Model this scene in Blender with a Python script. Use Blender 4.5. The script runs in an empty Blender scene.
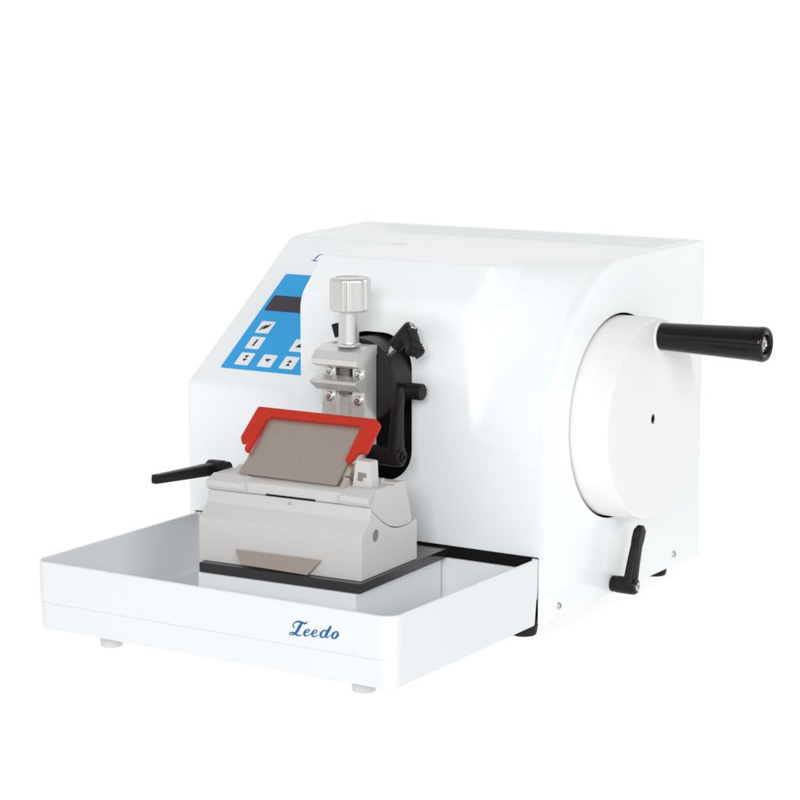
import bpy, bmesh, math, random
from mathutils import Vector, Matrix, Euler

sc = bpy.context.scene
COL = sc.collection
MM = 0.001
random.seed(4)

# ------------------------------------------------------------------ materials
def mat(name, base, rough=0.4, metal=0.0, spec=0.5, coat=0.0, bump=0.0, bump_scale=400.0, var=0.0, var_scale=60.0,
        aniso_dir=None):
    m = bpy.data.materials.new(name); m.use_nodes = True
    nt = m.node_tree; b = nt.nodes['Principled BSDF']
    b.inputs['Base Color'].default_value = (*base, 1)
    b.inputs['Roughness'].default_value = rough
    b.inputs['Metallic'].default_value = metal
    b.inputs['Specular IOR Level'].default_value = spec
    b.inputs['Coat Weight'].default_value = coat
    b.inputs['Coat Roughness'].default_value = 0.08
    tc = nt.nodes.new('ShaderNodeTexCoord')
    mp = nt.nodes.new('ShaderNodeMapping')
    nt.links.new(tc.outputs['Object'], mp.inputs['Vector'])
    if aniso_dir: mp.inputs['Scale'].default_value = aniso_dir
    if var > 0:
        n = nt.nodes.new('ShaderNodeTexNoise'); n.inputs['Scale'].default_value = var_scale
        n.inputs['Detail'].default_value = 5
        nt.links.new(mp.outputs['Vector'], n.inputs['Vector'])
        mx = nt.nodes.new('ShaderNodeMix'); mx.data_type = 'RGBA'
        mx.inputs['A'].default_value = (*[max(0, c * (1 - var)) for c in base], 1)
        mx.inputs['B'].default_value = (*[min(1, c * (1 + var)) for c in base], 1)
        nt.links.new(n.outputs['Fac'], mx.inputs['Factor'])
        nt.links.new(mx.outputs['Result'], b.inputs['Base Color'])
        rr = nt.nodes.new('ShaderNodeMapRange')
        rr.inputs['To Min'].default_value = max(0.02, rough - 0.08); rr.inputs['To Max'].default_value = rough + 0.08
        nt.links.new(n.outputs['Fac'], rr.inputs['Value']); nt.links.new(rr.outputs['Result'], b.inputs['Roughness'])
    if bump > 0:
        n2 = nt.nodes.new('ShaderNodeTexNoise'); n2.inputs['Scale'].default_value = bump_scale
        n2.inputs['Detail'].default_value = 3
        nt.links.new(mp.outputs['Vector'], n2.inputs['Vector'])
        bp = nt.nodes.new('ShaderNodeBump'); bp.inputs['Strength'].default_value = bump
        bp.inputs['Distance'].default_value = 0.0004
        nt.links.new(n2.outputs['Fac'], bp.inputs['Height']); nt.links.new(bp.outputs['Normal'], b.inputs['Normal'])
    return m

M = {}
M['shell'] = mat('white_gloss_shell', (0.86, 0.895, 0.91), 0.26, spec=0.4, coat=0.2, bump=0.02, bump_scale=90)
M['tray'] = mat('white_tray_plastic', (0.755, 0.775, 0.795), 0.30, spec=0.35, bump=0.02, bump_scale=120)
M['wheel'] = mat('white_wheel_paint', (0.845, 0.835, 0.83), 0.36, spec=0.4)
M['rubber'] = mat('black_rubber', (0.014, 0.012, 0.012), 0.6, spec=0.25)
M['black'] = mat('black_satin_metal', (0.016, 0.013, 0.014), 0.32, spec=0.30, var=0.08, var_scale=180)
M['plastic'] = mat('black_grained_plastic', (0.012, 0.009, 0.010), 0.38, spec=0.18, bump=0.25, bump_scale=900)
M['bakelite'] = mat('black_gloss_handle', (0.010, 0.007, 0.007), 0.14, spec=0.25, bump=0.02, bump_scale=60)
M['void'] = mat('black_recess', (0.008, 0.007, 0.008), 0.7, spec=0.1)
M['cast'] = mat('warm_grey_cast_paint', (0.61, 0.595, 0.585), 0.42, spec=0.35, bump=0.5, bump_scale=1000, var=0.06, var_scale=800)
M['alu'] = mat('brushed_aluminium', (0.70, 0.685, 0.67), 0.34, metal=0.6, bump=0.12, bump_scale=500, var=0.06, var_scale=90,
               aniso_dir=(1, 1, 0.15))
M['knob'] = mat('satin_aluminium_knob', (0.66, 0.645, 0.63), 0.33, metal=0.75)
M['steel'] = mat('polished_steel', (0.62, 0.60, 0.58), 0.18, metal=1.0)
M['thread'] = mat('dark_threaded_steel', (0.30, 0.28, 0.27), 0.3, metal=0.9)
M['blade'] = mat('ground_knife_steel', (0.42, 0.36, 0.32), 0.34, metal=0.6, var=0.10, var_scale=420, bump=0.1, bump_scale=700,
                 aniso_dir=(1, 0.2, 0.2))
M['red'] = mat('red_guard_plastic', (0.50, 0.026, 0.012), 0.26, spec=0.22, coat=0.0, bump=0.08, bump_scale=600, var=0.08, var_scale=70)
M['plate'] = mat('black_anodised_plate', (0.016, 0.013, 0.015), 0.09, spec=0.9, var=0.1, var_scale=200)
M['blue'] = mat('blue_panel_film', (0.024, 0.36, 0.76), 0.4, spec=0.2)
M['key'] = mat('white_key_film', (0.82, 0.84, 0.86), 0.4, spec=0.4)
M['ink'] = mat('black_ink', (0.012, 0.011, 0.013), 0.5, spec=0.2)
M['screen'] = mat('dark_display_window', (0.026, 0.017, 0.030), 0.12, spec=0.35, var=0.3, var_scale=60)
M['logo'] = mat('blue_lettering_ink', (0.018, 0.125, 0.34), 0.5, spec=0.15)
M['violet'] = mat('violet_ink', (0.045, 0.03, 0.30), 0.4, spec=0.3)
M['footgrey'] = mat('grey_white_foot', (0.62, 0.63, 0.64), 0.5, spec=0.3)
M['bore'] = mat('grey_bore', (0.26, 0.25, 0.25), 0.4, metal=0.5)
M['brass'] = mat('pale_clamp_metal', (0.62, 0.56, 0.48), 0.3, metal=0.7)

# ------------------------------------------------------------------ mesh helpers (mm)
AX = {'X': Matrix.Rotation(math.pi / 2, 4, 'Y'), 'Y': Matrix.Rotation(-math.pi / 2, 4, 'X'), 'Z': Matrix.Identity(4)}

def align(axis):
    """matrix taking local +Z to axis (string or vector)"""
    if isinstance(axis, str): return AX[axis]
    return Vector(axis).normalized().to_track_quat('Z', 'Y').to_matrix().to_4x4()

class MB:
    def __init__(self): self.bm = bmesh.new()
    def _merge(self, b, mtx=None):
        if mtx is not None: bmesh.ops.transform(b, matrix=mtx, verts=b.verts)
        bmesh.ops.recalc_face_normals(b, faces=b.faces)
        me = bpy.data.meshes.new('tmp'); b.to_mesh(me); b.free()
        self.bm.from_mesh(me); bpy.data.meshes.remove(me)
        return self
    @staticmethod
    def _bevel(b, off, seg=2, ang=25):
        if off <= 0: return
        ed = [e for e in b.edges if len(e.link_faces) == 2 and e.calc_face_angle(0) > math.radians(ang)]
        bmesh.ops.bevel(b, geom=ed, offset=off, offset_type='OFFSET', segments=seg, profile=0.5, affect='EDGES', clamp_overlap=True)
    def box(self, x0, x1, y0, y1, z0, z1, bev=0.4, mtx=None, seg=2):
        b = bmesh.new(); bmesh.ops.create_cube(b, size=1)
        for v in b.verts:
            v.co = Vector(((x0 + x1) / 2 + v.co.x * (x1 - x0), (y0 + y1) / 2 + v.co.y * (y1 - y0), (z0 + z1) / 2 + v.co.z * (z1 - z0)))
        self._bevel(b, bev, seg)
        return self._merge(b, mtx)
    def prism(self, poly, h0, h1, plane='YZ', bev=0.4, mtx=None, seg=2, ang=25):
        """polygon extruded. 'YZ': (y,z) along x; 'XZ': (x,z) along y; 'XY': (x,y) along z"""
        b = bmesh.new()
        def P(p, h):
            if plane == 'YZ': return (h, p[0], p[1])
            if plane == 'XZ': return (p[0], h, p[1])
            return (p[0], p[1], h)
        a = [b.verts.new(P(p, h0)) for p in poly]; c = [b.verts.new(P(p, h1)) for p in poly]
        n = len(poly)
        b.faces.new(a); b.faces.new(c[::-1])
        for i in range(n): b.faces.new((a[i], a[(i + 1) % n], c[(i + 1) % n], c[i]))
        bmesh.ops.recalc_face_normals(b, faces=b.faces)
        self._bevel(b, bev, seg, ang)
        return self._merge(b, mtx)
    def lathe(self, prof, origin=(0, 0, 0), axis='Z', n=48, rfun=None, mtx=None):
        """prof: list of (r, h); closed with caps where r > 0"""
        b = bmesh.new(); rings = []
        for r, h in prof:
            ring = []
            for k in range(n):
                t = 2 * math.pi * k / n
                rr = r * (rfun(t) if rfun else 1)
                ring.append(b.verts.new((rr * math.cos(t), rr * math.sin(t), h)))
            rings.append(ring)
        for A, B in zip(rings, rings[1:]):
            for k in range(n): b.faces.new((A[k], A[(k + 1) % n], B[(k + 1) % n], B[k]))
        b.faces.new(rings[0][::-1]); b.faces.new(rings[-1])
        m = Matrix.Translation(Vector(origin)) @ align(axis)
        if mtx is not None: m = mtx @ m
        return self._merge(b, m)
    def cyl(self, r, h0, h1, origin=(0, 0, 0), axis='Z', c=0.5, n=40, mtx=None):
        c = min(c, r * 0.45, abs(h1 - h0) * 0.45)
        return self.lathe([(r - c, h0), (r - c * .3, h0 + c * .3), (r, h0 + c), (r, h1 - c), (r - c * .3, h1 - c * .3), (r - c, h1)], origin, axis, n, mtx=mtx)
    def rings(self, rs, cap0=True, cap1=True, mtx=None):
        b = bmesh.new(); R = [[b.verts.new(p) for p in r] for r in rs]; n = len(R[0])
        for A, B in zip(R, R[1:]):
            for k in range(n): b.faces.new((A[k], A[(k + 1) % n], B[(k + 1) % n], B[k]))
        if cap0: b.faces.new(R[0][::-1])
        if cap1: b.faces.new(R[-1])
        return self._merge(b, mtx)
    def ribbon(self, pts, plane_y, thick, mtx=None, sub=5):
        """pts: (x, z, width) stroke lying on a plane y = const, rounded ends"""
        P = []
        n = len(pts)
        def cr(a, b_, c, d, t): return 0.5 * ((2 * b_) + (-a + c) * t + (2 * a - 5 * b_ + 4 * c - d) * t * t + (-a + 3 * b_ - 3 * c + d) * t ** 3)
        for i in range(n - 1):
            q = [pts[max(0, i - 1)], pts[i], pts[i + 1], pts[min(n - 1, i + 2)]]
            for s in range(sub): P.append(tuple(cr(q[0][k], q[1][k], q[2][k], q[3][k], s / sub) for k in range(3)))
        P.append(tuple(pts[-1]))
        b = bmesh.new(); prev = None
        for i, (x, z, w) in enumerate(P):
            a = P[max(0, i - 1)]; c = P[min(len(P) - 1, i + 1)]
            d = Vector((c[0] - a[0], c[1] - a[1])); d.normalize(); nx, nz = -d.y, d.x
            if i in (0, len(P) - 1): w *= 0.4
            hw = max(w, .1) / 2
            thk = thick + .03 * i / len(P)
            cur = [b.verts.new((x + nx * hw, plane_y, z + nz * hw)), b.verts.new((x - nx * hw, plane_y, z - nz * hw)),
                   b.verts.new((x - nx * hw, plane_y - thk, z - nz * hw)), b.verts.new((x + nx * hw, plane_y - thk, z + nz * hw))]
            if prev:
                for k in range(4): b.faces.new((prev[k], prev[(k + 1) % 4], cur[(k + 1) % 4], cur[k]))
            else: b.faces.new(cur)
            prev = cur
        b.faces.new(prev[::-1])
        return self._merge(b, mtx)
    def mesh(self, name, material, ang=32):
        bmesh.ops.transform(self.bm, matrix=Matrix.Scale(MM, 4), verts=self.bm.verts)
        me = bpy.data.meshes.new(name); self.bm.to_mesh(me); self.bm.free()
        me.materials.append(material)
        for p in me.polygons: p.use_smooth = True
        me.set_sharp_from_angle(angle=math.radians(ang))
        return me

def part(name, mb, material, parent=None, label=None, ang=32, wn=True):
    o = bpy.data.objects.new(name, mb.mesh(name, material, ang)); COL.objects.link(o)
    if parent: o.parent = parent
    if label: o['label'] = label
    if wn:
        w = o.modifiers.new('weighted', 'WEIGHTED_NORMAL'); w.keep_sharp = True; w.weight = 80
    return o

def thing(name, label, cat, loc=(0, 0, 0), rz=0):
    o = bpy.data.objects.new(name, None); COL.objects.link(o)
    o.location = Vector(loc) * MM; o.rotation_euler = (0, 0, rz)
    o.empty_display_size = 0.02
    o['label'] = label; o['category'] = cat
    return o

def copy_part(o, parent, loc=None, rot=None):
    c = o.copy(); COL.objects.link(c); c.parent = parent
    if loc is not None: c.location = Vector(loc) * MM
    if rot is not None: c.rotation_euler = rot
    for ch in o.children: copy_part(ch, c)
    return c

def fillet(poly, radii, n=6):
    """round the corners of a closed 2-D polygon"""
    out = []; N = len(poly)
    for i, p in enumerate(poly):
        r = radii[i] if isinstance(radii, (list, tuple)) else radii
        if r <= 0: out.append(tuple(p)); continue
        p = Vector(p); a = Vector(poly[i - 1]); b = Vector(poly[(i + 1) % N])
        u = (a - p).normalized(); v = (b - p).normalized()
        ang = math.acos(max(-1, min(1, u.dot(v))))
        if ang > math.pi - 0.02: out.append(tuple(p)); continue
        d = min(r / math.tan(ang / 2), (a - p).length * .49, (b - p).length * .49)
        rr = d * math.tan(ang / 2)
        c = p + (u + v).normalized() * (rr / math.sin(ang / 2))
        A = p + u * d; B = p + v * d
        a0 = math.atan2(A.y - c.y, A.x - c.x); a1 = math.atan2(B.y - c.y, B.x - c.x)
        da = (a1 - a0 + math.pi) % (2 * math.pi) - math.pi
        for k in range(n + 1):
            t = a0 + da * k / n; out.append((c.x + rr * math.cos(t), c.y + rr * math.sin(t)))
    return out

def smooth(t): t = max(0, min(1, t)); return t * t * (3 - 2 * t)

# ================================================================== THE MACHINE
WHEEL_Y, WHEEL_Z = 126.3, 160.4
micro = thing('microtome', 'white bench-top section cutting machine with blue key panel, white handwheel and black crank handle', 'microtome', (0, 0, 0))

# ---- housing: side profiles (y, z) morphed along x
YB = 301.5
def P_slant(top): return fillet([(0, 56.5), (0, 175.2), (168, 295.6), (186, 297.2 if top else 295.97)] + ([(YB, 300.5)] if top else [(282.5, 296.0), (287, 300.5), (YB, 300.5)]) + [(YB, 56.5)],
                                [1, 9, 9, 3] + ([4] if top else [1, .8, 3]) + [0])
def P_mid(): return fillet([(0, 56.5), (0, 262), (35.5, 295.9), (282.5, 296.0), (287, 300.5), (YB, 300.5), (YB, 56.5)], [1, 26, 7, 1, .8, 3, 0])
def P_drum(pts, top): return fillet([(0, 56.5)] + pts + ([(YB, 300.5)] if top else [(282.5, 296.0), (287, 300.5), (YB, 300.5)]) + [(YB, 56.5)],
                                    [1] + [0] * (len(pts) - 1) + [14] + ([4] if top else [1, .8, 3]) + [0])
def spline(pts, sub=7):
    out = []; n = len(pts)
    for i in range(n - 1):
        q = [pts[max(0, i - 1)], pts[i], pts[i + 1], pts[min(n - 1, i + 2)]]
        for s in range(sub):
            t = s / sub
            out.append(tuple(0.5 * (2 * q[1][k] + (q[2][k] - q[0][k]) * t + (2 * q[0][k] - 5 * q[1][k] + 4 * q[2][k] - q[3][k]) * t * t + (-q[0][k] + 3 * q[1][k] - 3 * q[2][k] + q[3][k]) * t ** 3) for k in range(2)))
    out.append(pts[-1]); return out
D_L = spline([(0, 150), (2.5, 170), (10, 198), (22.9, 226.5), (44.6, 262.5), (60, 280), (74, 290.5), (96, 296.4)])
D_R = spline([(0, 133), (3.2, 165), (10.9, 198.7), (38, 243), (60, 264), (82.3, 281), (103, 292), (128, 298.2)])
def with_foot(poly):
    """the end plates reach down below the cover, set back a little"""
    return [(.7, 0.0), (.7, 56.1), (0, 56.5)] + [p for p in poly if p not in (poly[0], poly[-1]) and not (p[1] < 57.6 and p[0] < 1.2)] + [(YB, 56.5), (YB, 0.0)]

PR = {'sl': P_slant(False), 'sl_rim': P_slant(True), 'mid': P_mid(),
      'dl': P_drum(D_L, False), 'dr': P_drum(D_R, False), 'dr_rim': P_drum(D_R, True)}
PR['sl_end'] = with_foot(PR['sl_rim']); PR['dr_end'] = with_foot(PR['dr_rim'])

angs = set()
for k in PR:
    for y, z in PR[k]: angs.add(round(math.atan2(z - WHEEL_Z, y - WHEEL_Y), 5))
for i in range(160): angs.add(round(-math.pi + 2 * math.pi * (i + .5) / 160, 5))
angs = sorted(angs)
flt = [angs[0]]
for a in angs[1:]:
    if a - flt[-1] > 0.0012: flt.append(a)
angs = flt

def radial(poly):
    out = []
    n = len(poly)
    for a in angs:
        dx, dy = math.cos(a), math.sin(a); best = None
        for i in range(n):
            x1, y1 = poly[i][0] - WHEEL_Y, poly[i][1] - WHEEL_Z
            x2, y2 = poly[(i + 1) % n][0] - WHEEL_Y, poly[(i + 1) % n][1] - WHEEL_Z
            ex, ey = x2 - x1, y2 - y1; den = dx * ey - dy * ex
            if abs(den) < 1e-9: continue
            t = (x1 * ey - y1 * ex) / den; s = (x1 * dy - y1 * dx) / den
            if t > 0 and -1e-6 <= s <= 1 + 1e-6 and (best is None or t > best): best = t
        out.append(best if best else 10)
    return out
RP = {k: radial(v) for k, v in PR.items()}
def mixr(a, b, t): return [p * (1 - t) + q * t for p, q in zip(a, b)]
def inset(r, d): return [p - d for p in r]

ST = []
e = RP['sl_end']
for x, d in ((-376, 5), (-375.6, 3.2), (-374.6, 1.7), (-373, .6), (-371, 0)): ST.append((x, inset(e, d)))
ST.append((-368.2, e)); ST.append((-368, RP['sl_rim']))
for k in range(9): ST.append((-366 + 6 * k, mixr(RP['sl_rim'], RP['sl'], smooth(k / 8))))
for x in (-300, -280, -258): ST.append((x, RP['sl']))
for k in range(9):
    t = k / 8; ST.append((-254.6 + 6 * smooth(t) * .6 + 6 * t * .4, mixr(RP['sl'], RP['mid'], smooth(t))))
for x in (-230, -200, -165, -130, -100, -84): ST.append((x, RP['mid']))
for k in range(13):
    t = k / 12; ST.append((-77 + 14 * t, mixr(RP['mid'], RP['dl'], smooth(t))))
for x in (-59, -52, -44, -36, -28, -20, -13): 
    t = (x + 63) / 63.0; ST.append((x, mixr(RP['dl'], RP['dr'], smooth(t))))
ST.append((-11.4, RP['dr'])); ST.append((-10.2, RP['dr_rim']))
ST.append((-8.6, RP['dr_rim'])); ST.append((-8.5, RP['dr_end'])); e = RP['dr_end']
for x, d in ((-3.2, 0), (-1.8, .35), (-.8, 1.0), (-.2, 2.0), (0, 3.2)): ST.append((x, inset(e, d)))
rs = [[(x, WHEEL_Y + r * math.cos(a), WHEEL_Z + r * math.sin(a)) for r, a in zip(rr, angs)] for x, rr in ST]
mb = MB(); mb.rings(rs)
bmesh.ops.remove_doubles(mb.bm, verts=mb.bm.verts, dist=.06)
bmesh.ops.dissolve_degenerate(mb.bm, edges=mb.bm.edges, dist=.03)
bmesh.ops.recalc_face_normals(mb.bm, faces=mb.bm.faces)
housing = part('housing', mb, M['shell'], micro, 'glossy white outer cover', ang=40, wn=False)

def cut(obj, cutter_mb):
    c = bpy.data.objects.new('cutter', cutter_mb.mesh('cutter', M['void'])); COL.objects.link(c)
    c.parent = obj.parent
    m = obj.modifiers.new('cut', 'BOOLEAN'); m.object = c; m.operation = 'DIFFERENCE'; m.solver = 'EXACT'
    bpy.context.view_layer.update()
    dg = bpy.context.evaluated_depsgraph_get()
    me = bpy.data.meshes.new_from_object(obj.evaluated_get(dg))
    obj.modifiers.remove(m); obj.data = me
    cm = c.data; bpy.data.objects.remove(c); bpy.data.meshes.remove(cm)

SX0, SX1, SZ0, SZ1 = -207.5, -133.2, 106.5, 236.5      # the opening in the front wall
slot_poly = fillet([(SX0, SZ0), (SX1, SZ0), (SX1, SZ1), (SX0, SZ1)], 30, 14)
cb = MB(); cb.prism(slot_poly, -12, 20, 'XZ', bev=0); cut(housing, cb)
cb = MB(); cb.lathe([(90.2, -14), (90.2, 12)], (0, WHEEL_Y, WHEEL_Z), 'X', n=128); cut(housing, cb)
for p in housing.data.polygons: p.use_smooth = True
housing.data.set_sharp_from_angle(angle=math.radians(62))

def shrink(poly, d):
    cx = sum(p[0] for p in poly) / len(poly); cz = sum(p[1] for p in poly) / len(poly)
    hx = max(p[0] for p in poly) - cx; hz = max(p[1] for p in poly) - cz
    return [(cx + (p[0] - cx) * (1 - d / hx), cz + (p[1] - cz) * (1 - d / hz)) for p in poly]
# black liner of the opening (a cup)
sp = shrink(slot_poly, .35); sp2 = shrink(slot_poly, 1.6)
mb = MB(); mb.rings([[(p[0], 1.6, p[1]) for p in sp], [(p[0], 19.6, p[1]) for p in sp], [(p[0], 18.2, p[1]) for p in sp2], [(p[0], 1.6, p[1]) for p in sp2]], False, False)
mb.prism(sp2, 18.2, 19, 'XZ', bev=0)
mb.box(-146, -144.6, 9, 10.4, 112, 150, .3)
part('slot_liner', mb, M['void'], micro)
# wheel well
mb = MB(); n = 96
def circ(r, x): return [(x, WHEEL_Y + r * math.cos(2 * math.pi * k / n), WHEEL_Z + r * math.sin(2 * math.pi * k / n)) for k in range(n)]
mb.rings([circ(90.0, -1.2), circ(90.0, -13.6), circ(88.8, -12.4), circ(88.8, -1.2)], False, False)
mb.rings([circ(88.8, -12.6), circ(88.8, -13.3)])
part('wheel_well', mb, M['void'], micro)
# dark base under the cover
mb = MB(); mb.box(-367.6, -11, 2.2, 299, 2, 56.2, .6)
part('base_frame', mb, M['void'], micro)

# handwheel
hw_b = MB()
hw_b.lathe([(88.0, -11), (88.0, 20), (87.6, 31), (87.4, 33.6), (86.9, 34.7), (85.8, 35.2), (60, 35.2), (5.0, 35.2), (4.4, 34.8), (4.2, 28)], (0, WHEEL_Y, WHEEL_Z), 'X', n=160)
hw = part('handwheel', hw_b, M['wheel'], micro, 'round white handwheel', ang=28)
mb = MB(); mb.lathe([(4.1, 28.2), (4.1, 33.6), (3.6, 34.2), (2.1, 34.2), (2.0, 31)], (0, WHEEL_Y, WHEEL_Z), 'X', n=24)
part('hub_bolt', mb, M['rubber'], hw)
HY, HZ = 138.1, 231.4
mb = MB()
mb.lathe([(10.6, 35.3), (11.6, 35.8), (12.0, 37), (12.1, 44), (12.9, 70), (13.9, 100), (14.6, 122), (14.7, 125.5), (14.3, 126.2), (14.3, 126.8), (15.0, 127.4), (15.1, 130), (14.8, 132), (13.6, 133.6), (11.8, 134.2), (9.6, 133.6), (8.4, 132.6), (8.0, 131), (8.0, 127)], (0, HY, HZ), 'X', n=64)
part('crank_handle', mb, M['bakelite'], hw, 'long tapered glossy black handle')
mb = MB(); mb.lathe([(7.9, 127.2), (7.9, 129.6), (6.6, 131.0), (5.6, 131.2), (5.2, 130.2), (4.2, 130.2), (3.8, 131.0), (2.2, 131.0), (1.9, 129.4), (1.7, 128)], (0, HY, HZ), 'X', n=32)
part('handle_bolt', mb, M['steel'], hw)
mb = MB(); mb.lathe([(13.8, 35.15), (13.8, 35.9), (13.2, 36.2), (12.4, 36.2)], (0, HY, HZ), 'X', n=48)  # pale ring imitating a bright halo round the handle base
part('handle_halo_ring', mb, M['wheel'], hw)

# clamping lever generator: hub along +X from 0, arm leaving its outer end along +Z
def lever_parts(hub=21, L=50, r=8.2, lean=5, arm_x=None, tipw=11, notch=True, thick=1.0, blunt=False, ridges=0, basew=None):
    mb = MB()
    mb.lathe([(r * .80, 0), (r * .93, .5), (r * .95, 2.6), (r * .86, 3.2), (r * .86, 4.4), (r, 5.2), (r, hub - 5), (r * .95, hub - 1.2), (r * .8, hub)], (0, 0, 0), 'X', n=32)
    ax = arm_x if arm_x is not None else hub - 6.5
    # arm: rings of rounded rectangles swept up
    secs = []
    K = 12
    for k in range(K + 1):
        t = k / K; z = t * L
        wy = (basew or r * .98) * (1 - t) + (tipw * .36) * t
        tx = (5.0 * (1 - t) + 3.6 * t) * thick
        if notch and t > .68: wy = wy + 2.3 * smooth((t - .68) / .1)
        ox = ax + lean * t * t
        if t > .92 and not blunt: wy *= 1 - .55 * ((t - .92) / .08) ** 2; tx *= 1 - .45 * ((t - .92) / .08) ** 2
        ring = []
        for q in range(20):
            a = 2 * math.pi * q / 20; c, s = math.cos(a), math.sin(a)
            sg = lambda v, e: math.copysign(abs(v) ** e, v)
            ring.append((ox + tx * sg(c, .45), wy * sg(s, .45), z))
        secs.append(ring)
    mb.rings(secs)
    for k in range(ridges):
        mb.box(ax - 4.6 * thick + lean, ax + 4.6 * thick + lean, -tipw * .40, -tipw * .30, L * (.60 + .13 * k), L * (.66 + .13 * k), .25)
    # raised rib along the arm
    mb.box(ax - 1.0, ax + 5.2, -1.0, 1.0, L * .12, L * .62, .4)
    sb = MB(); sb.lathe([(r * .52, hub - 1), (r * .52, hub + 1.2), (r * .42, hub + 1.8), (r * .26, hub + 1.8), (r * .22, hub + .6), (r * .2, hub - .4)], (0, 0, 0), 'X', n=20)
    return mb, sb

def lever(name, parent, loc, hubdir, armdir, screw_mat, label=None, **kw):
    a, s = lever_parts(**kw)
    o = part(name, a, M['plastic'], parent, label, ang=40)
    X = Vector(hubdir).normalized(); Z = Vector(armdir); Z = (Z - X * Z.dot(X)).normalized(); Y = Z.cross(X)
    o.matrix_local = Matrix.Translation(Vector(loc) * MM) @ Matrix((X, Y, Z)).transposed().to_4x4()
    part('lever_screw', s, screw_mat, o)
    return o

lever('lock_lever', micro, (0.0, 121.5, 10.6), (1, 0, 0), (0, .26, 1), M['steel'], 'black lever beneath the handwheel', hub=24, L=54, r=7.6, lean=3, tipw=13)

# side screws and feet
def screw_mb(r=3.3):
    mb = MB(); mb.lathe([(r, 0), (r, 1.0), (r * .86, 1.7), (r * .5, 1.9), (r * .46, .9), (r * .3, .8)], (0, 0, 0), 'X', n=24); return mb
s0 = part('panel_screw', screw_mb(), M['steel'], micro); s0.location = Vector((-.3, 21.8, 12.0)) * MM
copy_part(s0, micro, (-.3, 246.5, 12.0))
mb = MB(); mb.lathe([(9.0, -15.6), (10.6, -15.2), (11.4, -13), (13.2, 0), (13.2, 1.9)], (0, 0, 0), 'Z', n=40)
f0 = part('foot', mb, M['rubber'], micro); f0.location = Vector((-30, 15, 0)) * MM
for loc in ((-30, 268, 0), (-346, 15, 0), (-346, 268, 0)): copy_part(f0, micro, loc)

# black slide plate reaching out over the tray
RZ = math.radians(2.6)
plate = MB(); plate.box(-153.5, 3.0, -6.2, 152, -8.4, 0, .7)
pl = part('slide_plate', plate, M['plate'], micro); pl.location = Vector((-92.5, -143, 54.9)) * MM; pl.rotation_euler = (0, 0, RZ)

# ---- control panel on the sloping face
kk = 168 / 120.4; L_ = math.hypot(kk, 1)
def slope_mtx(off):
    up = Vector((0, kk / L_, 1 / L_)); nrm = Vector((0, -1 / L_, kk / L_)); X = Vector((1, 0, 0))
    m = Matrix((X, up, nrm)).transposed().to_4x4(); m.translation = Vector((0, 0, 175.2)) + nrm * off
    return m
pb = MB(); pb.prism(fillet([(-350.5, 22.6), (-254.8, 22.6), (-254.8, 153), (-350.5, 153)], 2.2), -.6, .25, 'XY', bev=.12, mtx=slope_mtx(0))
panel = part('control_panel', pb, M['blue'], micro, 'blue keypad panel on the sloping face')
pb = MB(); pb.prism(fillet([(-346.2, 101.4), (-266, 101.4), (-266, 122.4), (-346.2, 122.4)], .6), .2, .55, 'XY', bev=.1, mtx=slope_mtx(0))
part('display', pb, M['screen'], panel, 'dark display window')
KEYS = [(-339.8, 70.9, 'slash'), (-338.8, 49.6, 'bar'), (-338.2, 28.1, 'dd'), (-313.2, 28.1, 'd'), (-289.0, 28.3, 'uu'), (-290.5, 51.0, 'u')]
def tri(mb, cx, cy, w, h, upw, m):
    s = 1 if upw else -1
    mb.prism([(cx - w / 2, cy - s * h / 2), (cx + w / 2, cy - s * h / 2), (cx, cy + s * h / 2)], .6, .78, 'XY', bev=0, mtx=m)
def rot2(poly, cx, cy, a):
    c, s = math.cos(a), math.sin(a); return [(cx + x * c - y * s, cy + x * s + y * c) for x, y in poly]
def bar(mb, cx, cy, l, w, a, m): mb.prism(rot2([(-l / 2, -w / 2), (l / 2, -w / 2), (l / 2, w / 2), (-l / 2, w / 2)], cx, cy, a), .6, .78, 'XY', bev=0, mtx=m)
for x, s, sym in KEYS:
    kb = MB(); kb.prism(fillet([(x, s), (x + 15.2, s), (x + 15.2, s + 16.1), (x, s + 16.1)], 1.2), .2, .6, 'XY', bev=.15, mtx=slope_mtx(0))
    ko = part('key', kb, M['key'], panel)
    cx, cy = x + 7.6, s + 8.0; g = MB(); m = slope_mtx(0)
    if sym == 'slash':
        bar(g, cx, cy, 12.2, 1.3, math.radians(44), m)
        for dx, dy in ((-1.7, .9), (1.5, -.5)): bar(g, cx + dx, cy + dy, 6.4, 1.1, math.radians(40), m)
        bar(g, cx + .1, cy + .2, 4.8, .9, math.radians(122), m)
    elif sym == 'bar': bar(g, cx, cy, 8.6, 1.9, math.radians(84), m)
    elif sym == 'dd': tri(g, cx + .4, cy + 2.7, 4.6, 3.4, False, m); tri(g, cx + .4, cy - 1.6, 4.6, 3.4, False, m)
    elif sym == 'd': tri(g, cx + .2, cy + .4, 6.4, 4.0, False, m)
    elif sym == 'uu': tri(g, cx + .1, cy + 2.0, 4.6, 3.4, True, m); tri(g, cx + .1, cy - 2.3, 4.6, 3.4, True, m)
    else: tri(g, cx, cy, 6.0, 5.0, True, m)
    part('key_symbol', g, M['ink'], ko)
# violet mark above the panel (only its first letter shows from the front)
g = MB(); m2 = slope_mtx(0) @ Matrix.Rotation(-math.pi / 2, 4, 'X')   # ribbon plane (x, z) -> (x, s)
for st in ([(-325.2, 183.6, .4), (-328.0, 182.2, .8), (-329.4, 179.8, 1.2), (-330.0, 176.6, 1.1), (-330.6, 174.4, .6)],
           [(-333.0, 173.4, .4), (-332.0, 174.4, .8), (-330.8, 174.0, .7), (-328.6, 173.4, 1.3), (-326.2, 174.4, .6)]):
    g.ribbon(st, .1, .3, mtx=m2)
part('printed_mark', g, M['violet'], micro, 'small violet mark above the blue panel')

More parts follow.
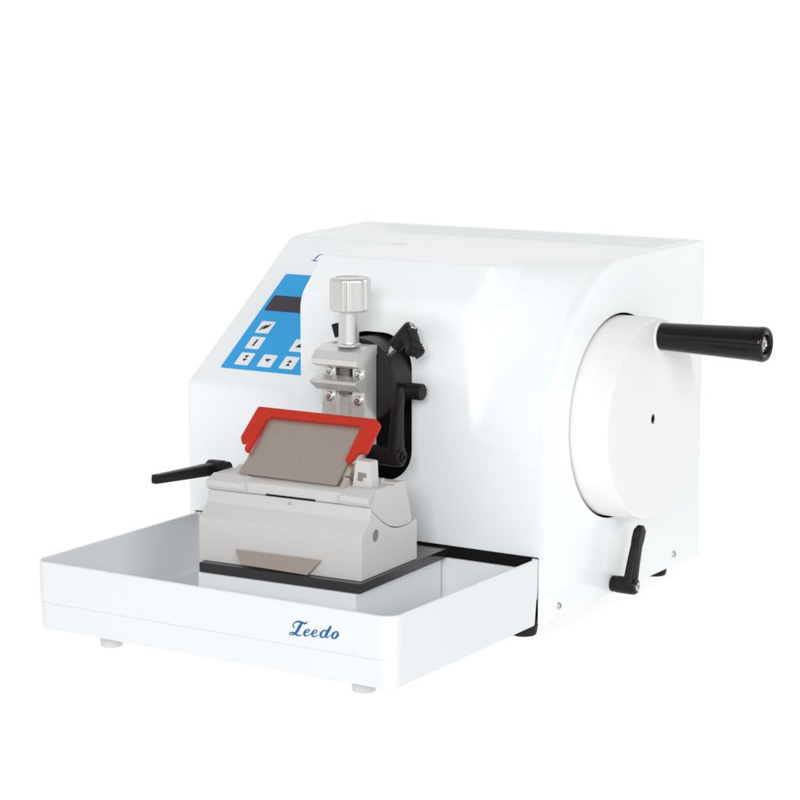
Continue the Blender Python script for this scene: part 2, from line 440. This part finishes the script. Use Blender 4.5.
# ================================================================== SPECIMEN HOLDER
spec = thing('specimen_holder', 'grey metal specimen vise with lobed knob, mounted on a black disc in the front opening', 'specimen holder', (-171, -43, 125))
SO = Vector((171, 43, -125))        # parts are written in world mm, then moved to the holder's base
TM = Matrix.Translation(SO)
class SB(MB):
    def _merge(self, b, mtx=None): return super()._merge(b, TM if mtx is None else TM @ mtx)

mb = SB(); mb.lathe([(34, -27.4), (36.2, -27.2), (37, -26), (37, 6), (36, 8), (20, 8)], (-170, 0, 197), 'Y', n=96)
mb.lathe([(15, -29.5), (15.5, -29), (15.5, -20)], (-170, 0, 197), 'Y', n=48)
md = part('mounting_disc', mb, M['black'], spec, 'black round disc behind the vise')
mb = SB(); mb.box(-205, -199.6, -14, -7, 231, 243, .8, mtx=Matrix.Translation((-202, 0, 236)) @ Matrix.Rotation(math.radians(-18), 4, 'Y') @ Matrix.Translation((202, 0, -236)))
part('disc_stop', mb, M['plastic'], spec)

mb = SB()                             # vise body: back plate and two guide columns with a channel between them
mb.box(-194.5, -151, -38, -28.2, 125, 229.4, .5)
mb.box(-194.5, -180.2, -47, -37.6, 125, 218, .5)
mb.box(-163.2, -151, -47, -37.6, 125, 218, .5)
mb.box(-180.6, -177.6, -44.5, -37.6, 125, 192, .4)
mb.box(-165.8, -162.8, -44.5, -37.6, 125, 192, .4)
vise = part('vise_body', mb, M['alu'], spec)
mb = SB(); mb.prism(fillet([(-60.5, 214.6), (-60.5, 219.6), (-54.2, 225.8), (-42, 229.8), (-27.6, 229.8), (-27.6, 222), (-45, 211.5), (-52, 211.5)], [.8, 1.5, 2, 2, .5, .5, .5, 1]), -196.5, -150.6, 'YZ', bev=.6)
part('upper_jaw', mb, M['alu'], spec)
mb = SB(); mb.prism(fillet([(-62.5, 199.2), (-60.5, 201.4), (-47.2, 204.2), (-47.2, 191.0), (-52, 191.8)], [.5, .8, .5, .5, .5]), -197.0, -150.6, 'YZ', bev=.5)
lj = part('lower_jaw', mb, M['alu'], spec)
mb = SB()                             # threaded spindle in the window
prof = []
z = 188.0
while z < 222: prof += [(6.4, z), (7.2, z + .6), (7.2, z + .9), (6.4, z + 1.5)]; z += 1.8
mb.lathe(prof, (-171.8, -42.5, 0), 'Z', n=32)
part('spindle', mb, M['thread'], spec)
mb = SB(); mb.prism(fillet([(-182, 202.5), (-161.5, 202.5), (-161.5, 219.6), (-182, 219.6)], 3), -38.6, -38.2, 'XZ', bev=0)
part('window_back', mb, M['void'], spec)
def vscrew():
    b = MB(); b.lathe([(4.4, 0), (4.4, 1.6), (3.9, 2.2), (2.4, 2.2), (2.2, 1.0), (1.0, .8)], (0, 0, 0), (0, -1, 0), n=24); return b
v0 = part('vise_screw', vscrew(), M['steel'], spec); 
for i, (x, z) in enumerate(((-186.2, 206.5), (-157.4, 205.2), (-186.4, 185.4), (-157.4, 183.8))):
    loc = Vector((x, -46.9, z)) + SO
    if i == 0: v0.location = loc * MM
    else: copy_part(v0, spec, loc)
    pass
for o in [c for c in spec.children if c.name.startswith('vise_screw')]:
    pass
b = MB(); b.box(-2.9, 2.9, -.5, .5, 0, .9, .1, mtx=align((0, -1, 0)) @ Matrix.Rotation(.9, 4, 'Z') @ Matrix.Translation((0, 0, 1.1)))
sl = part('screw_slot', b, M['thread'], v0)
for o in [c for c in spec.children if c.name.startswith('vise_screw') and c is not v0]:
    s_ = sl.copy(); COL.objects.link(s_); s_.parent = o
# adjusting knob
mb = SB(); mb.lathe([(10.2, 229.6), (10.5, 230.2), (10.5, 231.4), (9.3, 232.0), (8.7, 233), (8.7, 263)], (-168.6, -44, 0), 'Z', n=48)
sh = part('knob_shaft', mb, M['knob'], spec)
def lobes(t):
    u = (t / (2 * math.pi) * 6 + .18) % 1.0; d = abs(u - .5) * 2        # 0 mid-lobe .. 1 valley
    return (1.0 - .055 * (1 - smooth(d / .8))) if d < .8 else 1.0 - .085 * smooth((d - .8) / .2)
mb = SB()
mb.lathe([(14.6, 259.8), (16.2, 260.0), (17.2, 260.9), (17.6, 262.4), (17.6, 285.2), (17.1, 286.8), (16.2, 287.7), (15.0, 287.9), (14.4, 287.3), (4, 287.1)], (-167.0, -44, 0), 'Z', n=144, rfun=lobes)
part('adjusting_knob', mb, M['knob'], spec, 'lobed grey metal knob', ang=28)

# screw lever at the upper right of the disc
ax = Vector((.69, -.05, .72)).normalized()
mb = SB(); mb.lathe([(3.0, -8), (3.3, -7), (3.3, 16.5), (3.0, 17)], (-147.0, -20, 218.0), ax, n=24)
part('lever_rod', mb, M['steel'], spec)
lp = Vector((-147, -20, 218)) + ax * 15
lever('disc_lever', spec, lp + SO, ax, (.66, -.42, -.60), M['steel'], 'black clamp lever tilted to the upper right', hub=25, L=25, r=6.8, lean=-2, tipw=17, thick=1.25, ridges=3)
# knurled clamp screw on the right of the disc
mb = SB()
kn = lambda t: 1 + .035 * math.cos(t * 28)
mb.lathe([(7.0, -143), (7.4, -142.4), (7.4, -134.5), (6.8, -134), (5.8, -133.5), (5.8, -129), (6.8, -128.4), (7.2, -127.6), (7.2, -114.2), (6.8, -113.2), (6.2, -112.8)], (0, -15, 190.6), 'X', n=112)
part('clamp_screw', mb, M['plastic'], spec)
# tall clamp lever in front of the opening
lever('clamp_lever', spec, Vector((-150.6, -38, 137.6)) + SO, (1, 0, 0), (0, -.03, 1), M['plastic'], 'black clamp lever standing upright', hub=32, L=60, r=8.6, lean=5, tipw=10, notch=False)

# ================================================================== KNIFE HOLDER
kh = thing('knife_holder', 'warm grey knife holder with steel plate and red guard, standing on the black plate', 'knife holder', (-92.5, -143, 55), RZ)
arc = [(15.6, 58.0), (20.4, 53.4), (27.5, 48.1), (34.5, 43.2), (42.2, 38.8), (48.6, 36.0), (55.4, 34.0), (63.5, 32.6), (72.2, 32.2), (82, 32.6), (90.6, 34.4)]
mb = MB(); mb.prism([(0, 0), (0.8, 36.5), (13, 47.8)] + arc + [(92.9, 34.4), (92.9, 0)], -157.5, 0, 'YZ', bev=.7, seg=3, ang=22)
kb = part('holder_base', mb, M['cast'], kh)
bc = MB(); bc.lathe([(5.2, -1.6), (5.2, 3)], (0, 24.2, 33.4), 'X', n=40)
cut(kb, bc)
kb.data.set_sharp_from_angle(angle=math.radians(32))
mb = MB(); mb.lathe([(5.0, -1.5), (5.0, -.9), (4.6, -.6), (2, -.8)], (0, 24.2, 33.4), 'X', n=40)
part('pivot_pin', mb, M['bore'], kh)
# swivelling segment in the cradle
arc2 = [(p[0], p[1] + .75) for p in arc[:-1]] + [(85.2, 34.4)]
segp = [(15.2, 59.2), (15.2, 67.4), (23, 70.6), (47, 71.2), (50, 69.8), (57, 69.8), (58.5, 71.4), (71.5, 70.6), (73.6, 69.6)] + [(85.2, 36.4)] + arc2[::-1][1:-1]
mb = MB(); mb.prism(segp, -156.2, -.6, 'YZ', bev=.4, ang=22)
seg_o = part('tilting_segment', mb, M['cast'], kh)
for x0, x1 in ((-156.8, -118.6), (-26.4, -.2)):
    mb = MB(); mb.prism([(14.9, 58.0), (12.4, 59.4), (10.6, 62.2), (11.2, 66.6), (22.9, 71.1), (24.0, 70.0), (15.4, 66.6)], x0, x1, 'YZ', bev=.3)
    part('front_rail', mb, M['cast'], seg_o)
mb = MB(); mb.box(-100, -52, 14.2, 15.1, 58.5, 59.7, .1)
part('rail_gap', mb, M['void'], seg_o)
mb = MB()                              # engraved scale at the right end
for k in range(9):
    t = k / 8; y = 15.5 + 5.4 * t; z = 60.8 + 8.2 * t
    ln = 3.8 if k % 4 == 0 else 2.2
    mb.box(-.62, -.45, y, y + ln, z, z + .28, 0)
part('tilt_scale', mb, M['bore'], seg_o)
mb = MB(); mb.lathe([(1.3, 0), (1.3, .5), (.8, .7)], (-76, 13.8, 54.0), (0, -1, .3), n=16)
part('set_screw', mb, M['steel'], kh)
mb = MB(); mb.box(-112, -13, 56, 61.5, 69.5, 73.4, .5)
part('back_rail', mb, M['cast'], seg_o)

# sloping plate, its support and the red guard: in-plane coordinates (x, s)
u45 = Vector((0, math.sqrt(.5), math.sqrt(.5))); n45 = Vector((0, -math.sqrt(.5), math.sqrt(.5)))
def kp_mtx(off):
    m = Matrix((Vector((1, 0, 0)), u45, n45)).transposed().to_4x4(); m.translation = Vector((0, 22, 72.5)) + n45 * off
    return m
mb = MB(); mb.prism([(-131.6, 0.6), (-36.6, -.6), (-35.6, 2), (-33.6, 62), (-127.2, 62), (-129.4, 22), (-130.2, 21), (-130.3, 13.4), (-131.0, 12.6), (-131.2, 6.4), (-131.9, 5.6)], -1.6, 0, 'XY', bev=.25, mtx=kp_mtx(0))
part('pressure_plate', mb, M['blade'], kh, 'grey steel plate sloping back')
mb = MB(); mb.prism([(30, 71), (68, 71), (68, 112), (63.5, 113.0), (27.5, 76.4)], -127, -38, 'YZ', bev=.5)
sup = part('knife_support', mb, M['cast'], kh)
mb = MB()                              # end pieces of the clamp seen at the right of the plate
mb.box(-37.6, -28.5, -2.0, 9.5, -9, -2.2, .6, mtx=kp_mtx(0))
mb.box(-37.6, -29.5, 11, 24, -8.4, -2.4, .8, mtx=kp_mtx(0))
mb.box(-38, -33, -1, 60, -7.5, -2.2, .5, mtx=kp_mtx(0))
part('plate_clamp', mb, M['brass'], kh)
gp = fillet([(-143.2, 34), (-140.2, 66.6), (-24, 65.4), (-17.6, 61), (-18.6, 33.6), (-20.2, 30.6), (-24, 31.6), (-27.2, 29.6), (-28.2, 25.2), (-31.2, 20.2), (-35.8, 22.2),
             (-34.6, 57.4), (-126.2, 57.4), (-129.2, 20.2), (-132.8, 20.6), (-134.6, 23.6), (-134.4, 27), (-137.4, 28.8), (-139.6, 28.2)],
            [2.2, 2.2, 4.5, 4.5, 1, 1, 2, 2, 1, 1.4, 1, 2, 3, .8, 1.2, 1.2, 1.2, 1, 1.2], 5)
mb = MB(); mb.prism(gp, .3, 4.2, 'XY', bev=.9, seg=3, mtx=kp_mtx(0), ang=40)
part('knife_guard', mb, M['red'], kh, 'red knife guard')
# upright block with a slot at the right end
mb = MB()
mb.prism(fillet([(-27.5, 70.2), (-23.8, 92.2), (-10.2, 91.6), (-9.2, 70.2)], [0, 1.5, 1.5, 0]), 33, 45, 'XZ', bev=.4)
ub = part('end_block', mb, M['cast'], kh)
mb = MB(); mb.prism([(-22.6, 75.4), (-21.8, 82.6), (-14.0, 82.0), (-14.2, 78.6), (-17.2, 78.2), (-17.4, 75.0)], 32.75, 33.2, 'XZ', bev=0)
part('block_slot', mb, M['bore'], ub)
lever('tilt_lever', kh, (-155.6, 43, 69.5), (-1, 0, 0), (0, -1, .06), M['plastic'], 'black lever at the left end', hub=21, L=84, r=7.6, lean=2, tipw=10.6, notch=False, blunt=True, basew=5.4)
# small steel plate leaning on the front of the base
m = Matrix.Translation((0, -.9, 13.4)) @ Matrix.Rotation(math.radians(-17), 4, 'X') @ Matrix.Translation((0, 0, -13.4))
mb = MB(); mb.prism([(-119.6, 13.4), (-111.8, 1.4), (-47.4, .2), (-36.3, 13.6)], -1.6, 0, 'XZ', bev=.35, mtx=m)
part('front_plate', mb, M['blade'], kh, 'steel plate with slanted ends')

# ================================================================== WASTE TRAY
tray = thing('waste_tray', 'shallow white section waste tray with blue script lettering on its front', 'tray', (-186, -115, -15.6))
TO = Vector((186, 115, 15.6)); TT = Matrix.Translation(TO)
class TB(MB):
    def _merge(self, b, mtx=None): return super()._merge(b, TT if mtx is None else TT @ mtx)
X0, X1, Y0, Y1 = -364, -7.9, -229, -.3
def rr(ins, z, rf=13.0, rb=1.0, backcut=False, ns=10, dense=14):
    x0, x1, y0, y1 = X0 + ins, X1 - ins, Y0 + ins, Y1 - ins
    pts = []
    for (cx, cy, r, a0) in ((x0, y0, rf, 180), (x1, y0, rf, 270), (x1, y1, rb, 0), (x0, y1, rb, 90)):
        r = max(.6, r - ins)
        ccx = cx + (r if cx == x0 else -r); ccy = cy + (r if cy == y0 else -r)
        for k in range(ns + 1):
            a = math.radians(a0 + 90 * k / ns); pts.append((ccx + r * math.cos(a), ccy + r * math.sin(a), z))
    return pts
def zc(ring):
    return [(x, y, min(z, 46.4) if (y > -4.5 and X0 + 4.5 < x < X1 - 4.5) else z) for x, y, z in ring]
# the back wall is cut lower between the two side walls: extra ring points there
def rr2(ins, z):
    pts = rr(ins, z); out = []
    n = 11
    A = pts[:3 * n]; B = pts[3 * n:]
    y = Y1 - ins
    xa, xb = X1 - 5.2, X0 + 5.2
    zl = min(z, 46.4)
    mid = [(xa + .35, y, z), (xa, y, zl)] + [(xa + (xb - xa) * k / 8, y, zl) for k in range(1, 8)] + [(xb, y, zl), (xb - .35, y, z)]
    return A + mid + B
mb = TB()
def groove(ring, d):       # seam line across the front only
    return [(x, y + d * smooth((Y0 + 9 - y) / 7), z) for x, y, z in ring]
RG = [rr2(3.4, -2.0), rr2(2.3, -1.4), rr2(1.8, 0), rr2(.9, 19.8), groove(rr2(.8, 20.6), .05), groove(rr2(.78, 20.9), .6), groove(rr2(.75, 21.2), .6), groove(rr2(.55, 21.5), -.2), groove(rr2(.5, 22.2), -.3), rr2(.15, 32), rr2(0, 54.6), rr2(.3, 55.6), rr2(.9, 56.1), rr2(1.7, 56.1), rr2(2.3, 55.7), rr2(2.6, 54.8), rr2(3.4, 8), rr2(4.2, 4.6), rr2(6.5, 2.4), rr2(9, 1.6)]
mb.rings(RG)
tb = part('tray_body', mb, M['tray'], tray, ang=40)
mb = TB(); mb.box(-153.8, -.4, -7.6, 136, 1.2, 46.3, 1.0, mtx=Matrix.Translation((-92.5, -143, 0)) @ Matrix.Rotation(RZ, 4, 'Z'))
part('raised_island', mb, M['tray'], tray)
mb = MB(); mb.lathe([(8.4, 0), (9.2, .5), (9.4, 2), (9.8, 13), (9.8, 14.4)], (0, 0, 0), 'Z', n=32)
tf = part('tray_foot', mb, M['footgrey'], tray)
for i, (x, y) in enumerate(((-305, -200), (-54, -198))):
    loc = Vector((x, y, -15.6)) + TO
    if i == 0: tf.location = loc * MM
    else: copy_part(tf, tray, loc)
LET = {'L1': [(-97.75, 35.76, 0.61), (-99.4, 36.43, 1.07), (-99.55, 37.81, 0.91), (-97.88, 39.94, 0.91), (-94.97, 41.2, 1.22), (-91.68, 40.96, 1.67), (-88.64, 40.55, 1.37), (-86.5, 41.42, 0.76), (-87.15, 42.16, 0.61)],
 'L2': [(-91.11, 40.62, 0.91), (-92.44, 38.83, 1.98), (-94.19, 36.12, 2.28), (-96.12, 33.05, 1.98), (-98.37, 30.76, 1.07), (-100.87, 29.69, 0.68), (-102.77, 29.98, 0.68), (-102.76, 30.9, 0.68), (-101.26, 31.6, 0.91), (-98.95, 31.38, 1.22), (-96.31, 30.35, 1.37), (-93.67, 30.17, 0.91), (-91.68, 31.02, 0.53)],
 'e1': [(-90.36, 31.63, 0.53), (-88.04, 32.95, 0.61), (-85.16, 34.48, 0.76), (-84.08, 35.82, 0.76), (-85.06, 36.38, 0.68), (-87.2, 35.38, 1.14), (-88.86, 33.39, 1.67), (-89.04, 31.4, 1.52), (-87.4, 30.8, 0.91), (-85.18, 31.68, 0.61), (-83.12, 33.17, 0.53)],
 'e2': [(-83.12, 32.61, 0.53), (-80.25, 33.58, 0.61), (-78.03, 34.81, 0.76), (-77.04, 36.14, 0.76), (-78.01, 36.83, 0.68), (-79.98, 35.85, 1.14), (-81.47, 33.9, 1.67), (-81.65, 31.91, 1.52), (-80.02, 31.31, 0.91), (-78.05, 32.02, 0.61), (-75.91, 33.3, 0.53)],
 'd1': [(-67.0, 37.0, 0.8), (-69.0, 37.75, 0.9), (-71.6, 36.9, 1.2), (-73.6, 34.6, 1.75), (-73.7, 32.5, 1.6), (-72.2, 31.7, 1.0), (-70.2, 32.8, 0.8), (-67.9, 35.2, 0.7)],
 'd2': [(-63.9, 42.0, 1.5), (-65.95, 38.91, 1.98), (-67.75, 36.08, 2.13), (-68.91, 33.62, 1.83), (-68.26, 32.32, 1.07), (-66.64, 32.98, 0.61), (-64.76, 34.43, 0.46)],
 'o': [(-59.48, 38.18, 0.76), (-61.59, 36.76, 1.52), (-63.06, 34.47, 1.83), (-62.58, 32.66, 1.22), (-60.96, 32.55, 0.91), (-58.85, 34.24, 1.67), (-57.71, 36.35, 1.83), (-58.27, 38.07, 1.07), (-59.64, 38.15, 0.76)]}
mb = TB()
for i, (k, st) in enumerate(LET.items()): mb.ribbon([(x, z, w * 1.12) for x, z, w in st], -228.95, .13 + .012 * i)
part('lettering', mb, M['logo'], tray, 'blue script lettering')

# ================================================================== SETTING: white surface, underlit by added world light
gm = bpy.data.materials.new('white_underlit_ground'); gm.use_nodes = True
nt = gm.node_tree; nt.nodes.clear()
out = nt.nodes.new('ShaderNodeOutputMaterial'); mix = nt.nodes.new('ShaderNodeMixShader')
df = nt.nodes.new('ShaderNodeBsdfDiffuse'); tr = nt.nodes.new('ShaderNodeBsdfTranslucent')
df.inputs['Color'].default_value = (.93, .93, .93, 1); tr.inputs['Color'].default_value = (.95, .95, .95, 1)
mix.inputs['Fac'].default_value = .86  # mostly translucent, so light added underneath washes out contact shadows
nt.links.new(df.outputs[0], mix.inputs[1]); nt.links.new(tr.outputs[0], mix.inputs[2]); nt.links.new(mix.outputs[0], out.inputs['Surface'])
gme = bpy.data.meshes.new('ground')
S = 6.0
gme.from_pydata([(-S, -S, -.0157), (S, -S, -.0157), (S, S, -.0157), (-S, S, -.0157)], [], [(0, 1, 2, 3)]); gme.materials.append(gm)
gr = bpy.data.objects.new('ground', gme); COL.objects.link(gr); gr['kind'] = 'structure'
gr['label'] = 'plain white surface with added glow from below'

# ------------------------------------------------------------------ light: white world shaped to stand in for a studio tent
wld = bpy.data.worlds.new('World'); sc.world = wld; wld.use_nodes = True
nt = wld.node_tree; bg = nt.nodes['Background']
tc = nt.nodes.new('ShaderNodeTexCoord'); sx = nt.nodes.new('ShaderNodeSeparateXYZ')
nt.links.new(tc.outputs['Generated'], sx.inputs[0])
# world brightness by direction: bright behind, dim on camera's side, added glow below ground
dot = nt.nodes.new('ShaderNodeVectorMath'); dot.operation = 'DOT_PRODUCT'
nt.links.new(tc.outputs['Generated'], dot.inputs[0]); dot.inputs[1].default_value = Vector((.56, -.80, .22)).normalized()
r1 = nt.nodes.new('ShaderNodeMapRange'); r1.interpolation_type = 'SMOOTHSTEP'
r1.inputs['From Min'].default_value = -.55; r1.inputs['From Max'].default_value = .75
r1.inputs['To Min'].default_value = 1.06; r1.inputs['To Max'].default_value = .2
nt.links.new(dot.outputs['Value'], r1.inputs['Value'])
r3 = nt.nodes.new('ShaderNodeMapRange'); r3.inputs['From Min'].default_value = .35; r3.inputs['From Max'].default_value = .9
r3.inputs['To Min'].default_value = 1.0; r3.inputs['To Max'].default_value = .92
nt.links.new(sx.outputs['Z'], r3.inputs['Value'])
mu = nt.nodes.new('ShaderNodeMath'); mu.operation = 'MULTIPLY'
nt.links.new(r1.outputs['Result'], mu.inputs[0]); nt.links.new(r3.outputs['Result'], mu.inputs[1])
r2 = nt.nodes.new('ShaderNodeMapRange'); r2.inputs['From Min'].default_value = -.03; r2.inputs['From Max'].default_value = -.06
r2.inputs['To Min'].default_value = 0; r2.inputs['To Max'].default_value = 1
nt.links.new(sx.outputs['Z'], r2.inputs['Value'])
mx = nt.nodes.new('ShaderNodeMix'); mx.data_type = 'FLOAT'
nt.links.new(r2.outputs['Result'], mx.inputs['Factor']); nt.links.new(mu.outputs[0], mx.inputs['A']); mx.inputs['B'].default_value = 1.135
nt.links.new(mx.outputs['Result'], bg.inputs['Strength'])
bg.inputs['Color'].default_value = (1, 1, 1, 1)

def area(name, loc, target, size, energy, color=(1, 1, 1)):
    l = bpy.data.lights.new(name, 'AREA'); l.shape = 'RECTANGLE'; l.size, l.size_y = size; l.energy = energy; l.color = color
    o = bpy.data.objects.new(name, l); COL.objects.link(o); o.location = loc
    o.rotation_euler = (Vector(target) - Vector(loc)).to_track_quat('-Z', 'Y').to_euler()
    return o
# three studio softboxes on the camera's side
area('softbox_front', (-1.5, -4.6, 1.7), (-.15, 0, .12), (2.2, 1.8), 12)
area('softbox_right', (4.0, -2.4, 2.0), (-.1, 0, .12), (2.2, 1.8), 73)
area('softbox_camera', (1.75, -4.1, 1.75), (-.15, -.1, .1), (2.2, 1.4), 108)

# ------------------------------------------------------------------ camera
cam = bpy.data.cameras.new('camera'); co = bpy.data.objects.new('camera', cam); COL.objects.link(co)
cam.sensor_width = 36; cam.lens = 36 * 2319.2 / 800; cam.clip_start = .01; cam.clip_end = 100
yaw, pitch = .5608, .1646
F = Vector((-math.sin(yaw) * math.cos(pitch), math.cos(yaw) * math.cos(pitch), -math.sin(pitch)))
R_ = Vector((math.cos(yaw), math.sin(yaw), 0)); U = R_.cross(F)
mw = Matrix((R_, U, -F)).transposed().to_4x4(); mw.translation = (.9023, -1.6678, .5061)
co.matrix_world = mw
sc.camera = co
sc.cycles.max_bounces = 16; sc.cycles.diffuse_bounces = 10
sc.view_settings.view_transform = 'Standard'; sc.view_settings.look = 'None'; sc.view_settings.gamma = 1
sc.view_settings.exposure = 0; sc.view_settings.use_curve_mapping = False
sc.render.resolution_x = 1024; sc.render.resolution_y = 1024
